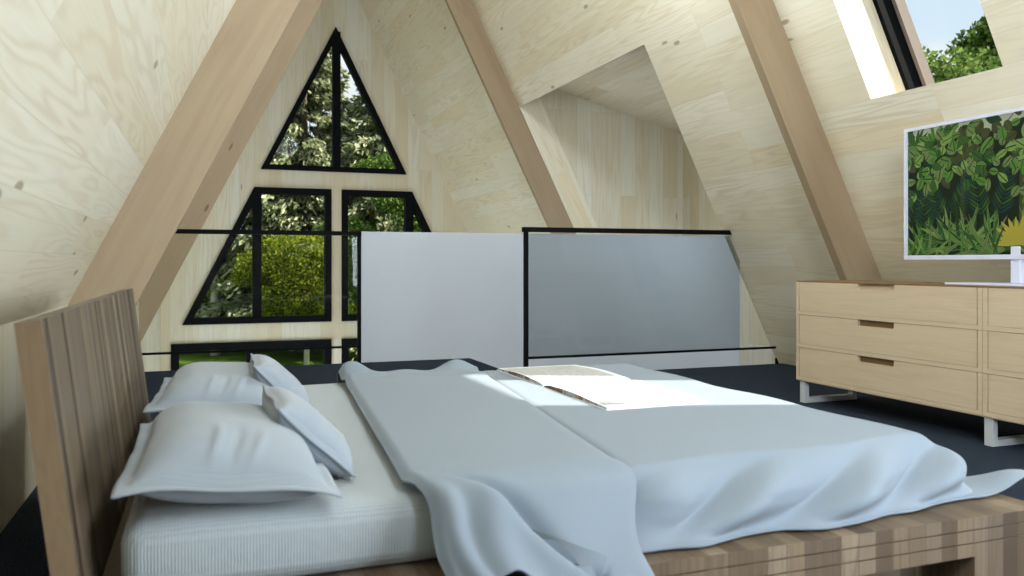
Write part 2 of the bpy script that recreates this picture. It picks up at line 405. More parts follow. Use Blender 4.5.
# roof windows in the right slope
def skylight(n, h, label):
    e = bpy.data.objects.new('window_%d' % n, None); COL.objects.link(e); e['kind'] = 'structure'
    e['label'] = label; e['category'] = 'window'
    f = roof_pt(1); y0, y1, z0, z1 = h
    def loc(a, b, t): return f(a, b, t)
    z0 -= 0.16
    out = [(y0, z0), (y1, z0), (y1, z1), (y0, z1)]
    inn = [(y0 + 0.03, z0 + 0.03), (y1 - 0.03, z0 + 0.03), (y1 - 0.03, z1 - 0.03), (y0 + 0.03, z1 - 0.03)]
    obj('frame', prism_bm([out, inn], loc, THICK - 0.005, THICK + 0.10), M['black_frame'], e)
    inn2 = [(y0 + 0.055, z0 + 0.055), (y1 - 0.055, z0 + 0.055), (y1 - 0.055, z1 - 0.055), (y0 + 0.055, z1 - 0.055)]
    obj('flashing', prism_bm([out, inn2], loc, THICK + 0.10, THICK + 0.17), M['flashing'], e)
    obj('pane', prism_bm([inn], loc, THICK + 0.105, THICK + 0.115), M['glass_win'], e)
skylight(6, SKY1, 'roof window above the screen on the right slope')
skylight(7, SKY2, 'roof window on the right slope nearest the foot of the bed')

# rear gable behind the viewer: unseen, its glazing added to let in more light
rg = [(KNEE - 0.1, LOW), (roof_x(LOW) + 0.1, LOW), (XC, RIDGE + 0.2), (KNEE - 0.1, 0.45)]
rw = [(0.55, 1.9), (3.09, 1.9), (2.10, 3.9), (1.54, 3.9)]
struct(obj('wall_rear', prism_bm([rg, rw], xz, RY - 0.2, RY), M['pine_v'], None, (0, 0, 1)), 'pine rear gable wall around the added glazing', 'wall')
e = bpy.data.objects.new('window_8', None); COL.objects.link(e); e['kind'] = 'structure'; e.location = (0, RY, 0)
e['label'] = 'unseen glazing added in the rear gable for light'; e['category'] = 'window'
obj('frame', prism_bm([rw, inset(rw, 0.08)], xz, -0.14, -0.02), M['black_frame'], e)
obj('mullion', box_bm(((1.78, -0.13, 1.95), (1.86, -0.03, 3.85))), M['black_frame'], e)
obj('pane', prism_bm([inset(rw, 0.07)], xz, -0.09, -0.08), M['glass_win'], e)

# A-frame beams
def beam(n, side, y0, y1, z0):
    d = 0.262; f = roof_pt(side)
    P = [f(0, z0, 0.01), f(0, RIDGE - 0.02, 0.01), f(0, RIDGE - 0.02, -d), f(0, z0, -d)]
    P = [(p[0], p[2]) for p in P]
    # square foot on the floor
    if side > 0: P = [(roof_x(0) + 0.01, 0.0), (P[1][0], P[1][1]), (P[2][0], P[2][1]), (roof_x(0) - d / SP, 0.0)]
    bm = prism_bm([P], xz, y0, y1)
    es = [e for e in bm.edges if abs((e.verts[0].co - e.verts[1].co).normalized().dot(Vector((-side * CP, 0, SP)))) > 0.98 and e.calc_face_angle(0) > 0.3]
    bmesh.ops.bevel(bm, geom=es, offset=0.006, segments=1, affect='EDGES')
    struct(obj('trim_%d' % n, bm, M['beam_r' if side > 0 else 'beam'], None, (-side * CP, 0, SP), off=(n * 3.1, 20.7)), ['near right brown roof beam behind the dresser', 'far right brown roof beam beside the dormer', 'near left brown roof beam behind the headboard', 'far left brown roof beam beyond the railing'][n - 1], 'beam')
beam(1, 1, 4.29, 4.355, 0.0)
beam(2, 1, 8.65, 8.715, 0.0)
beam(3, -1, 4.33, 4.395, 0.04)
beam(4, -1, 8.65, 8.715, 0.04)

# ------------------------------------------------------------------ stair panel and railings
pan = thing('partition_panel', 'tall satin grey panel standing across the stair opening', 'panel', (1.31, 7.50, LOW))
obj('board', box_bm(((0, 0, 0), (XO - 1.31, 0.06, -LOW + EYE + 0.286)), bevel=0.004), M['panelgrey'], pan)

def railing(label, x0, x1, y, xtop1, xbot1, glass_mat, posts, left_trim=None, foot=None):
    t = thing('glass_railing', label, 'railing', (x0, y, 0))
    def b(name, lo, hi, mat, bevel=0.0): return obj(name, box_bm((lo, hi), bevel=bevel), mat, t)
    zt1, zt0 = EYE + 0.268, EYE + 0.232
    # top rail, mitred against the roof slope at its ends
    if left_trim:
        xa, xb = roof_x(zt0, -1) - x0 + 0.02, roof_x(zt1, -1) - x0 + 0.02
        P = [(xa, zt0), (xtop1 - x0, zt0), (xtop1 - x0, zt1), (xb, zt1)]
    else:
        xa, xb = roof_x(zt0) - x0 - 0.004, roof_x(zt1) - x0 - 0.004
        P = [(-0.025, zt0), (xa, zt0), (xb, zt1), (-0.025, zt1)]
    obj('top_rail', prism_bm([P], xz, -0.025, 0.025), M['black'], t)
    zb = 0.14
    if left_trim:
        xl = KNEE + 0.004 - x0; xr = xtop1 - x0
    else: xl = 0.0; xr = xbot1 - x0
    b('bottom_rail', (xl, -0.009, zb - 0.009), (xr, 0.009, zb + 0.009), M['black'])
    for px in posts: b('post', (px - x0 - 0.015, -0.015, 0.0), (px - x0 + 0.015, 0.015, zt0), M['black'])
    if left_trim:
        G = [(roof_x(0.7, -1) - x0 + 0.035, zb + 0.009), (xtop1 - x0 - 0.03, zb + 0.009), (xtop1 - x0 - 0.03, zt0 - 0.012), (roof_x(zt0, -1) - x0 + 0.035, zt0 - 0.012), (roof_x(0.7, -1) - x0 + 0.035, 0.7)]
    else:
        xg = 4.125
        G = [(0.016, zb + 0.009), (xg - x0, zb + 0.009), (xg - x0, RIDGE - (xg + 0.02 - XC) * TAN), (roof_x(zt0 - 0.012) - x0 - 0.02, zt0 - 0.012), (0.016, zt0 - 0.012)]
    obj('glass_panel', prism_bm([G], xz, -0.005, 0.005), glass_mat, t)
    if foot:
        bm = bmesh.new(); add_tube(bm, [(foot - x0, 0, 0.0), (foot - x0 - 0.012, 0, 0.05)], [0.016, 0.008], 8)
        obj('floor_clamp', bm, M['black'], t)
    return t
railing('clear glass railing with thin black rails in front of the gable windows', 0.30, 1.215, 7.03, 1.229, 1.2, M['glass_clear'], [1.214], True)
railing('grey tinted glass railing with black rails beside the stair opening', 2.233, 4.2, 5.74, 4.02, 4.486, M['glass_tint'], [2.233], False, 4.50)

# ------------------------------------------------------------------ bed
PZ = 0.207; PY0, PY1, PX0, PX1 = 1.55, 3.62, -0.21, 2.07
MT = 0.356                       # mattress top
bed = thing('platform_bed', 'low platform bed of mixed brown timber strips with a leaning headboard', 'bed', ((PX0 + PX1) / 2, (PY0 + PY1) / 2, 0))
BL = Vector(bed.location)
def rel(bm): bmesh.ops.translate(bm, verts=bm.verts[:], vec=-BL); return bm
# deck slab and apron, two shadow grooves along the near side
bm = bmesh.new()
g1, g2, gw, gd = 0.176, 0.143, 0.0022, 0.006
prof = [(0.0, 0.108), (0.0, g2 - gw), (gd, g2 - gw), (gd, g2 + gw), (0.0, g2 + gw), (0.0, g1 - gw), (gd, g1 - gw), (gd, g1 + gw), (0.0, g1 + gw), (0.0, PZ), (PY1 - PY0, PZ), (PY1 - PY0, 0.108)]
add_prism(bm, [[(PY0 + a, b) for a, b in prof]], yz, PX0, PX1)
obj('deck', rel(bm), M['walnut'], bed, (0, 0, 1))
for lo, hi in (((1.82, PY0, 0), (PX1, PY1, 0.108)), ((PX0, PY0, 0), (0.05, PY1, 0.108))):
    obj('leg', rel(box_bm((lo, hi))), M['walnut'], bed, (0, 0, 1))
obj('plinth', rel(box_bm(((0.05, PY0 + 0.13, 0), (1.82, PY1 - 0.1, 0.108)))), M['walnut'], bed, (0, 0, 1))
# headboard, leaning back
lean = math.radians(7.2); hb_t = 0.042; HT = 0.752
HX, HZ = -0.175, 0.0
def hb(y, s, t):     # s up the board, t back
    return (HX - s * math.sin(lean) - t * math.cos(lean), y, HZ + s * math.cos(lean) - t * math.sin(lean))
bm = prism_bm([[(1.625, 0.02), (3.52, 0.02), (3.52, HT / math.cos(lean)), (1.625, HT / math.cos(lean))]], hb, 0, hb_t)
bmesh.ops.bevel(bm, geom=[e for e in bm.edges if e.calc_face_angle(0) > 0.3], offset=0.004, segments=2, affect='EDGES')
rel(bm)
me = mesh_from_bm('headboard', bm, [M['walnut_head'], M['walnut_end']], (-math.sin(lean), 0, math.cos(lean)), deg=(1, 0, 0))
for p in me.polygons:
    if p.normal.y < -0.8: p.material_index = 1
link('headboard', me, bed)

# mattress: soft box
def soft_box(lo, hi, r, seg=5, cuts=10):
    bm = bmesh.new(); add_box(bm, lo, hi, r, 0, seg); return bm
mat_ = thing('mattress', 'thick white ribbed mattress on the platform bed', 'mattress', (0.85, 2.59, PZ))
bm = bmesh.new(); add_box(bm, (-1.005, -0.885, 0.0), (0.91, 0.885, MT - PZ), 0.045, 0, 5)
bmesh.ops.subdivide_edges(bm, edges=[e for e in bm.edges if e.calc_length() > 0.5], cuts=24, use_grid_fill=True)
for v in bm.verts:
    x, y, z = v.co
    v.co.y += math.copysign(0.006, y) * math.sin(min(1, max(0, z / (MT - PZ))) * PI) if abs(y) > 0.85 else 0
    if x > 0.0: v.co.y *= 1 - 0.06 * min(1, x / 0.4)
    v.co.z += min(1, max(0, (z - 0.05) / 0.1)) * 0.002 * math.sin(x * 9 + y * 4) * math.cos(y * 7)
obj('body', bm, M['sheet'], mat_, None, True)

# ---- cloth helpers
def sstep(a, b, x):
    t = np.clip((x - a) / (b - a), 0, 1); return t * t * (3 - 2 * t)
def grid_mesh(name, P, mat, thick=0.0, sub=0):
    nu, nv = P.shape[:2]
    verts = P.reshape(-1, 3).tolist()
    faces = [(i * nv + j, (i + 1) * nv + j, (i + 1) * nv + j + 1, i * nv + j + 1) for i in range(nu - 1) for j in range(nv - 1)]
    me = bpy.data.meshes.new(name); me.from_pydata(verts, [], faces); me.update()
    bm = bmesh.new(); bm.from_mesh(me)
    bmesh.ops.recalc_face_normals(bm, faces=bm.faces[:])
    up = sum(f.normal.z for f in bm.faces)
    if up < 0: bmesh.ops.reverse_faces(bm, faces=bm.faces[:])
    if thick:
        bmesh.ops.solidify(bm, geom=bm.faces[:], thickness=thick)
    bmesh.ops.recalc_face_normals(bm, faces=bm.faces[:])
    bm.to_mesh(me); bm.free(); me.materials.append(mat)
    for p in me.polygons: p.use_smooth = True
    return me

# ---- duvet: height field over the foot two thirds, spilling on to the deck
def duvet_main():
    nx, ny = 230, 260
    q = np.linspace(0, 1, ny); X = np.linspace(0.72, 2.34, nx)
    Q, XX = np.meshgrid(q, X)
    # rows: far edge -> near hem
    hem = 1.597 + 0.045 * sstep(1.0, 1.85, XX) - 0.02 * np.sin(XX * 9.0 + 0.6) * sstep(0.9, 1.2, XX) + 0.055 * sstep(1.9, 2.3, XX)
    far = 3.505 - 0.06 * sstep(1.84, 2.0, XX)
    tq = 1 - (1 - Q) ** 2.2
    Y = far + (hem - far) * tq
    s_y = sstep(0.0, 1.0, (Y - hem) / 0.12)
    s_y = np.where(Y > 2.2, 1.0, s_y)
    s_x = 1 - sstep(1.84, 2.07, XX - 0.012 * np.sin(Y * 11))
    s_f = 1 - sstep(3.44, 3.505, Y)
    top = MT + 0.016
    drop = np.clip(1 - ((1 - s_x) ** 2.4 + (1 - s_y) ** 2.4) ** (1 / 2.4), 0, 1) * (0.35 + 0.65 * s_f)
    Z = PZ + 0.007 + (top - PZ - 0.007) * drop
    # diagonal drape folds on the near side
    h = np.clip((Z - PZ) / (top - PZ), 0, 1)
    side = np.exp(-((Y - hem) / 0.16) ** 2)
    ph = XX * 3.05 - h * 1.05
    fold = np.sin(2 * PI * ph + 0.5 * np.sin(2 * PI * ph))
    fade = sstep(0.05, 0.45, h) * (1 - sstep(0.55, 1.0, h)) + 0.25 * (1 - h)
    Y = Y - 0.040 * (fold + 1) * side * fade * sstep(0.88, 1.05, XX) * (1 - sstep(1.88, 2.05, XX))
    Z = Z + 0.010 * fold * side * sstep(0.2, 0.6, h) * (1 - sstep(0.75, 1.0, h))
    # bunch at the foot
    xm = 2.085 + 0.24 * np.exp(-(np.clip(Y - 1.64, 0, None) / 0.085) ** 2)
    XX = np.where(XX > 1.9, 1.9 + (XX - 1.9) / (2.34 - 1.9) * (xm - 1.9), XX)
    b = np.exp(-((XX - 2.14) / 0.10) ** 2) * np.exp(-((Y - 1.68) / 0.08) ** 2)
    Z = Z + 0.042 * b + 0.008 * np.sin(Y * 26 + XX * 9) * sstep(1.95, 2.1, XX)
    Z = Z - 0.016 * np.exp(-((XX - (0.900 + 0.124 * (Y - 1.75))) / 0.018) ** 2) * s_y * s_f
    Z = np.maximum(Z, PZ + 0.006)
    Z = Z + 0.002 * np.sin(XX * 6.3) * np.sin(Y * 5.1) * drop
    over = XX > PX1 + 0.03
    P = np.stack([XX, Y, Z], -1)
    return P
P = duvet_main()
dv = link('duvet', grid_mesh('duvet', P - np.array([1.55, 2.55, PZ]), M['duvet'], -0.006), None, (1.55, 2.55, PZ))
tag(dv, 'pale blue grey duvet spread over the foot half of the bed', 'duvet')

# ---- turned-back blanket band across the bed
def band():
    path = [(3.56, 0.285), (3.525, 0.330), (3.49, 0.370), (3.40, 0.391), (3.1, 0.392), (2.4, 0.392), (1.95, 0.392), (1.76, 0.392), (1.70, 0.387), (1.652, 0.364), (1.618, 0.322), (1.585, 0.278), (1.552, 0.238), (1.515, 0.200), (1.488, 0.145), (1.472, 0.09), (1.46, 0.03)]
    pts = np.array(path); d = np.concatenate([[0], np.cumsum(np.linalg.norm(np.diff(pts, axis=0), axis=1))])
    Ltot = d[-1]
    nt_, np_ = 300, 120
    t = np.linspace(0, 1, nt_); t = Ltot * (0.0 + t)
    y = np.interp(t, d, pts[:, 0]); z = np.interp(t, d, pts[:, 1])
    for k in range(6):
        y[1:-1] = (y[:-2] + 2 * y[1:-1] + y[2:]) / 4; z[1:-1] = (z[:-2] + 2 * z[1:-1] + z[2:]) / 4
    p = np.linspace(0, 1, np_)
    hemcut = np.interp(p, [0, 0.08, 0.18, 0.29, 0.42, 0.54, 0.62, 0.74, 0.86, 1.0], [0.04, 0.08, 0.205, 0.215, 0.14, 0.15, 0.18, 0.14, 0.06, 0.06])
    for k in range(8): hemcut[1:-1] = (hemcut[:-2] + 2 * hemcut[1:-1] + hemcut[2:]) / 4
    T, Pp = np.meshgrid(t, p); tside = d[7]
    HC = hemcut[:, None]
    T = np.where(T > tside, tside + (T - tside) * (Ltot - HC - tside) / (Ltot - tside), T)
    Y = np.interp(T, t, y); Z = np.interp(T, t, z)
    S = np.clip(T - tside, 0, None)                     # metres down the near side
    xl = 0.392 + 0.075 * (Y - 1.7) - 0.015 * np.exp(-((Y - 3.45) / 0.12) ** 2) + 0.26 * S + 0.014 * np.sin(S * 20) * sstep(0.02, 0.2, S)
    xr = 0.888 + 0.124 * (Y - 1.75) - 0.04 * np.exp(-S / 0.05) * 0 + 0.02 * sstep(0, 0.1, S) + 0.02 * np.sin(S * 17 + 0.4) * sstep(0, 0.15, S)
    X = xl + (xr - xl) * Pp
    # soft rolled side edges, lying down to the sheet / duvet
    edge = 0.016 * (1 - sstep(0, 0.045, Pp)) + 0.002 * sstep(0.955, 1, Pp)
    ny, nz = np.where(S > 0.02, 0.75, 0.0), np.where(S > 0.02, 0.66, 1.0)
    w = sstep(0.0, 0.08, S); ny = -0.80 * w; nz = 1 - 0.4 * w
    D = -edge
    # main diagonal crease on the drop: the cloth left of it stands proud
    c = (Pp - 0.09) - 1.75 * (S - 0.02)
    amp = sstep(0.0, 0.15, S)
    lip = 0.044 * (1 - sstep(-0.022, 0.006, c)) * np.exp(-np.clip(-c, 0, None) / 0.30)
    hollow = -0.026 * np.exp(-((c - 0.065) / 0.065) ** 2)
    D = D + amp * (lip + hollow)
    # second short fold by the left edge, loose lifted waves along the hem
    D = D + 0.022 * np.exp(-((Pp - 0.04 - 0.25 * S) / 0.045) ** 2) * sstep(0.04, 0.16, S)
    hemz = sstep(0.06, 0.20, S)
    D = D + 0.030 * hemz * np.exp(-((Pp - 0.25) / 0.10) ** 2)
    D = D + 0.004 * np.sin(Pp * 9 + S * 14) * sstep(0.05, 0.2, S)
    # bunched folds at the far edge
    f1 = np.exp(-((Y - 3.43 - 0.0) / 0.075) ** 2)
    prof = 0.046 * np.exp(-((Pp - 0.09) / 0.12) ** 2) + 0.032 * np.exp(-((Pp - 0.86) / 0.13) ** 2) + 0.006 * np.sin(Pp * 17) + 0.004
    f2 = np.exp(-((Y - 3.27 - 0.07 * np.sin(Pp * 5)) / 0.05) ** 2)
    D = D + f1 * prof + f2 * 0.016 * (0.6 + 0.4 * np.sin(Pp * 6 + 0.5))
    D = D - 0.008 * np.exp(-((Y - 3.345) / 0.03) ** 2)
    D = D + 0.0025 * np.sin(X * 7 + Y * 2) * np.cos(Y * 3.4)
    P = np.stack([X, Y + ny * D, Z + nz * D], -1)
    # keep it off the deck
    m = (P[..., 1] > PY0 - 0.01); P[..., 2] = np.where(m, np.maximum(P[..., 2], PZ + 0.012), P[..., 2])
    return P
P = band()
bl = link('blanket', grid_mesh('blanket', P - np.array([0.7, 2.5, PZ]), M['duvet'], -0.006), None, (0.7, 2.5, PZ))
tag(bl, 'pale blue grey folded blanket band across the bed beside the pillows', 'blanket')

# ---- pillows
def pillow_mesh(name, w, l, top, bot, flange, seed, wr=1.0, pinch=0.05, droop=0.0):
    n, m = 56, 84
    r = np.random.default_rng(seed)
    a = np.linspace(-1, 1, n); b = np.linspace(-1, 1, m)
    A, B = np.meshgrid(a, b, indexing='ij')
    fa = 1 + flange / (w / 2); fb = 1 + flange / (l / 2)
    # param so that |.|>1 is the flange
    A = A * fa; B = B * fb
    a_, b_ = np.clip(np.abs(A), 0, 1), np.clip(np.abs(B), 0, 1)
    f = ((1 - a_ ** 3.2) ** 0.55) * ((1 - b_ ** 4.5) ** 0.55)
    X = A * w / 2 * (1 - pinch * (1 - b_ ** 2) * a_ ** 3 * 1.0) ; Y = B * l / 2 * (1 - pinch * 0.6 * (1 - a_ ** 2) * b_ ** 3)
    k = 0.0
    for i in range(5):
        th = r.uniform(0, PI); fr = r.uniform(9, 22); ph = r.uniform(0, 6)
        k = k + np.sin((X * math.cos(th) + Y * math.sin(th)) * fr + ph + 2.5 * np.sin(4 * X + ph) * 0.6)
    k = k / 5 * 0.010 * wr
    # two pulled creases from the near edge
    def crease(x0, y0, dx, dy, ln, wd, am):
        u = (X - x0) * dx + (Y - y0) * dy; v = -(X - x0) * dy + (Y - y0) * dx
        return am * np.exp(-((v - 0.25 * u * u / ln) / wd) ** 2) * sstep(-0.02, 0.03, u) * (1 - sstep(ln * 0.4, ln, u))
    cr = crease(-0.045, -l / 2 + 0.012, 0.30, 0.95, 0.17, 0.008, 0.007) + crease(0.03, -l / 2 + 0.012, 0.42, 0.9, 0.15, 0.008, 0.006) - crease(-0.012, -l / 2 + 0.015, 0.36, 0.93, 0.16, 0.010, 0.006)
    cr = cr * wr
    corner = (np.clip(np.abs(A) / fa, 0, 1) ** 4) * (np.clip(np.abs(B) / fb, 0, 1) ** 4)
    wave = 0.0028 * np.sin(Y * 31 + X * 23 + seed) * sstep(0.9, 1.05, np.maximum(np.abs(A), np.abs(B)))
    base = wave - droop * corner
    ZT = f * top + (k + cr) * np.clip(f * 1.6, 0, 1) + base + 0.0025
    ZB = -f * bot + base - 0.0025
    top_v = np.stack([X, Y, ZT], -1).reshape(-1, 3); bot_v = np.stack([X, Y, ZB], -1).reshape(-1, 3)
    verts = np.concatenate([top_v, bot_v]).tolist(); o = n * m
    F = []
    for i in range(n - 1):
        for j in range(m - 1):
            q = (i * m + j, (i + 1) * m + j, (i + 1) * m + j + 1, i * m + j + 1)
            F.append(q); F.append(tuple(o + x for x in reversed(q)))
    ring = [(i, 0) for i in range(n)] + [(n - 1, j) for j in range(1, m)] + [(i, m - 1) for i in range(n - 2, -1, -1)] + [(0, j) for j in range(m - 2, 0, -1)]
    idx = [i * m + j for i, j in ring]
    for a0, b0 in zip(idx, idx[1:] + idx[:1]): F.append((a0, o + a0, o + b0, b0))
    me = bpy.data.meshes.new(name); me.from_pydata(verts, [], F); me.update()
    bm = bmesh.new(); bm.from_mesh(me); bmesh.ops.recalc_face_normals(bm, faces=bm.faces[:]); bm.to_mesh(me); bm.free()
    me.materials.append(M['linen'])
    for p in me.polygons: p.use_smooth = True
    return me
def put(name, me, loc, rot, label, cat, group=None):
    o = link(name, me, None, loc); o.rotation_euler = rot; return tag(o, label, cat, group)
pm = pillow_mesh('pillow', 0.36, 0.66, 0.088, 0.060, 0.028, 3, 1.0, 0.05, 0.012)
pm2 = pillow_mesh('pillow', 0.36, 0.66, 0.085, 0.060, 0.028, 9, 0.8, 0.05, 0.004)
put('pillow', pm, (0.045, 2.005, MT + 0.062), (0.0, math.radians(5.5), 0.0), 'large white linen pillow with flat flange at the near side of the bed head', 'pillow', 'large white pillows')
put('pillow', pm2, (0.05, 2.90, MT + 0.062), (math.radians(0), math.radians(4), math.radians(-2)), 'large white linen pillow at the far side of the bed head behind the near one', 'pillow', 'large white pillows')
cm = pillow_mesh('cushion', 0.225, 0.36, 0.048, 0.048, 0.005, 5, 0.5, 0.05, 0.0)
put('cushion', cm, (0.222, 2.05, MT + 0.092), (0.0, math.radians(45), math.radians(2)), 'small white cushion leaning on the near large pillow', 'cushion', 'small white cushions')
put('cushion', cm, (0.222, 2.84, MT + 0.092), (0.0, math.radians(45), math.radians(-1)), 'small white cushion leaning on the far large pillow', 'cushion', 'small white cushions')

# ---- open magazine
MX0, MX1, MY0, MY1 = 1.20, 1.585, 2.375, 3.44
mz = MT + 0.0195
mag = thing('magazine', 'large open magazine lying flat on the duvet in the sunlight', 'magazine', ((MX0 + MX1) / 2, (MY0 + MY1) / 2, mz))
hw, hl = (MX1 - MX0) / 2, (MY1 - MY0) / 2
def edge_mat():
    m, nt, out = new_mat('printed_page_edges'); b = principled(nt, out, 0.7, 0.2)
    tc = N(nt, 'ShaderNodeTexCoord'); mp = N(nt, 'ShaderNodeMapping'); mp.inputs['Scale'].default_value = (0.1, 3.2, 0.1)
    L(nt, tc.outputs['Object'], mp.inputs[0]); n = N(nt, 'ShaderNodeTexNoise', Scale=1.6, Detail=4.0, Roughness=0.75); L(nt, mp.outputs[0], n.inputs['Vector'])
    L(nt, ramp(nt, n.outputs['Fac'], [(0.0, (0.50, 0.50, 0.48)), (0.46, (0.42, 0.42, 0.40)), (0.53, (0.20, 0.12, 0.06)), (0.6, (0.16, 0.09, 0.04)), (0.66, (0.55, 0.52, 0.46))]), b.inputs['Base Color'])
    return m
def print_mat():
    m, nt, out = new_mat('grey_printed_photograph'); b = principled(nt, out, 0.5, 0.3)
    tc = N(nt, 'ShaderNodeTexCoord'); n = N(nt, 'ShaderNodeTexNoise', Scale=45.0, Detail=6.0, Roughness=0.7); L(nt, tc.outputs['Object'], n.inputs['Vector'])
    L(nt, ramp(nt, n.outputs['Fac'], [(0.3, (0.30, 0.29, 0.27)), (0.5, (0.42, 0.42, 0.41)), (0.7, (0.58, 0.57, 0.55))]), b.inputs['Base Color'])
    return m
obj('cover', box_bm(((-hw, -hl, 0.0), (hw, hl, 0.004))), M['paper'], mag)
# two page blocks with a slight swell, meeting at the middle fold
for s in (0, 1):
    n_, m_ = 18, 6
    y0, y1 = (-hl + 0.004, -0.002) if s == 0 else (0.002, hl - 0.004)
    ys = np.linspace(y0, y1, n_); xs = np.linspace(-hw + 0.004, hw - 0.004, m_)
    bm = bmesh.new(); top, bot = [], []
    for y in ys:
        q = abs(y) / hl; hgt = 0.006 + 0.010 * (1 - (2 * q - 0.9) ** 2) * (1 - q ** 6) + (-0.006 if q < 0.03 else 0)
        top.append([bm.verts.new((x, y, 0.004 + max(0.003, hgt))) for x in xs]); bot.append([bm.verts.new((x, y, 0.004)) for x in xs])
    for i in range(n_ - 1):
        for j in range(m_ - 1):
            bm.faces.new([top[i][j], top[i][j + 1], top[i + 1][j + 1], top[i + 1][j]]); bm.faces.new([bot[i][j], bot[i + 1][j], bot[i + 1][j + 1], bot[i][j + 1]])
        f = bm.faces.new([top[i][0], top[i + 1][0], bot[i + 1][0], bot[i][0]]); f.material_index = 1
        f = bm.faces.new([top[i][-1], bot[i][-1], bot[i + 1][-1], top[i + 1][-1]]); f.material_index = 1
    for i in (0, n_ - 1):
        for j in range(m_ - 1): bm.faces.new([top[i][j], bot[i][j], bot[i][j + 1], top[i][j + 1]])
    pb = obj('page_block', bm, [M['paper'], edge_mat()], mag)
    # printed picture on the top page
    bm = bmesh.new(); rows = []
    xa, xb = -hw + 0.014, hw - 0.035
    for y in np.linspace(y0 + 0.045, y1 - 0.03, n_):
        q = abs(y) / hl; hgt = 0.006 + 0.010 * (1 - (2 * q - 0.9) ** 2) * (1 - q ** 6)
        rows.append([bm.verts.new((x, y, 0.0055 + max(0.003, hgt))) for x in (xa, xb)])
    for r0, r1 in zip(rows, rows[1:]): bm.faces.new([r0[0], r0[1], r1[1], r1[0]])
    obj('printed_picture', bm, print_mat(), pb)

# ------------------------------------------------------------------ dresser
DX, DY0, DY1, DD = 3.395, 1.48, 4.150, 0.44
DZ0, DZ1 = 0.132, 0.743
dr = thing('dresser', 'long pale oak dresser with six drawers on steel sled legs', 'dresser', (DX + DD / 2, (DY0 + DY1) / 2, 0))
DL = Vector(dr.location)
def reld(bm): bmesh.ops.translate(bm, verts=bm.verts[:], vec=-DL); return bm
tb = 0.022
YM = 2.85
bm = bmesh.new()
for lo, hi in (((DX + 0.004, DY0, DZ0), (DX + DD, DY1, DZ0 + tb)), ((DX + 0.004, DY0, DZ0), (DX + DD, DY0 + tb, DZ1 - 0.012)), ((DX + 0.004, DY1 - tb, DZ0), (DX + DD, DY1, DZ1 - 0.012)),
               ((DX + 0.02, YM - 0.012, DZ0 + tb), (DX + DD, YM + 0.012, DZ1 - 0.012)), ((DX + DD - 0.012, DY0 + tb, DZ0 + tb), (DX + DD, DY1 - tb, DZ1 - 0.012))):
    add_box(bm, lo, hi)
obj('body', reld(bm), M['oak'], dr, (0, 1, 0))
obj('top', reld(box_bm(((DX + 0.002, DY0, DZ1 - 0.012), (DX + DD, DY1, DZ1)), bevel=0.002)), M['oak_dark'], dr, (0, 1, 0))  # dark reflections on the top are put into its colour
def drawer(y0, y1, z0, z1, light):
    yc = y0 + (y1 - y0) * 0.508; nw, nh, rd = 0.130, 0.033, 0.008
    gap = 0.0012
    a0, a1, b0, b1 = y0 + gap, y1 - gap, z0 + gap, z1 - gap
    # seen from the room: the front panel with a notched finger pull in its top edge
    out = [(a0, b0), (a1, b0), (a1, b1), (yc + nw, b1), (yc + nw, b1 - nh + rd), (yc + nw - rd, b1 - nh), (yc - nw + rd, b1 - nh), (yc - nw, b1 - nh + rd), (yc - nw, b1), (a0, b1)]
    bm = prism_bm([out], yz, DX + 0.006, DX + 0.020)
    fw = 0.024
    # raised border strips with shadow grooves
    for lo, hi in (((DX, a0, b0), (DX + 0.007, a1, b0 + 0.022)), ((DX, a0, b0 + 0.022), (DX + 0.007, a0 + fw, b1)), ((DX, a1 - fw, b0 + 0.022), (DX + 0.007, a1, b1))):
        add_box(bm, lo, hi)
    add_prism(bm, [[(a0 + fw + 0.006, b0 + 0.0235), (a1 - fw - 0.006, b0 + 0.0235), (a1 - fw - 0.006, b1), (yc + nw, b1), (yc + nw, b1 - nh + rd), (yc + nw - rd, b1 - nh), (yc - nw + rd, b1 - nh), (yc - nw, b1 - nh + rd), (yc - nw, b1), (a0 + fw + 0.006, b1)]], yz, DX + 0.0005, DX + 0.007)
    d = obj('drawer', reld(bm), M['oak'], dr, (0, 1, 0), off=(random.random() * 5, random.random()))
    # recess behind the pull
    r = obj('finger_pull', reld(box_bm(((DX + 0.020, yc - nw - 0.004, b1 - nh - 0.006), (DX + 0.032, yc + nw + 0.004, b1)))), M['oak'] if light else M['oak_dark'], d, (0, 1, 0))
    return d
hh = (DZ1 - 0.008 - DZ0 - 0.004) / 3
for (ya, yb) in ((YM, DY1), (DY0, YM)):
    for k in range(3):
        z0 = DZ0 + 0.004 + k * hh
        drawer(ya, yb, z0, z0 + hh, k == 2)
# sled legs
def sled(y):
    w, t = 0.045, 0.030
    bm = bmesh.new()
    x0, x1 = DX + 0.012, DX + DD - 0.03
    add_prism(bm, [[(x0, 0), (x1, 0), (x1, DZ0), (x0, DZ0)], [(x0 + t, t), (x1 - t, t), (x1 - t, DZ0 - 0.008), (x0 + t, DZ0 - 0.008)]], xz, y - w / 2, y + w / 2)
    obj('leg', reld(bm), M['steel'], dr)
for y in (DY1 - 0.045, YM - 0.022, DY0 + 0.08): sled(y)

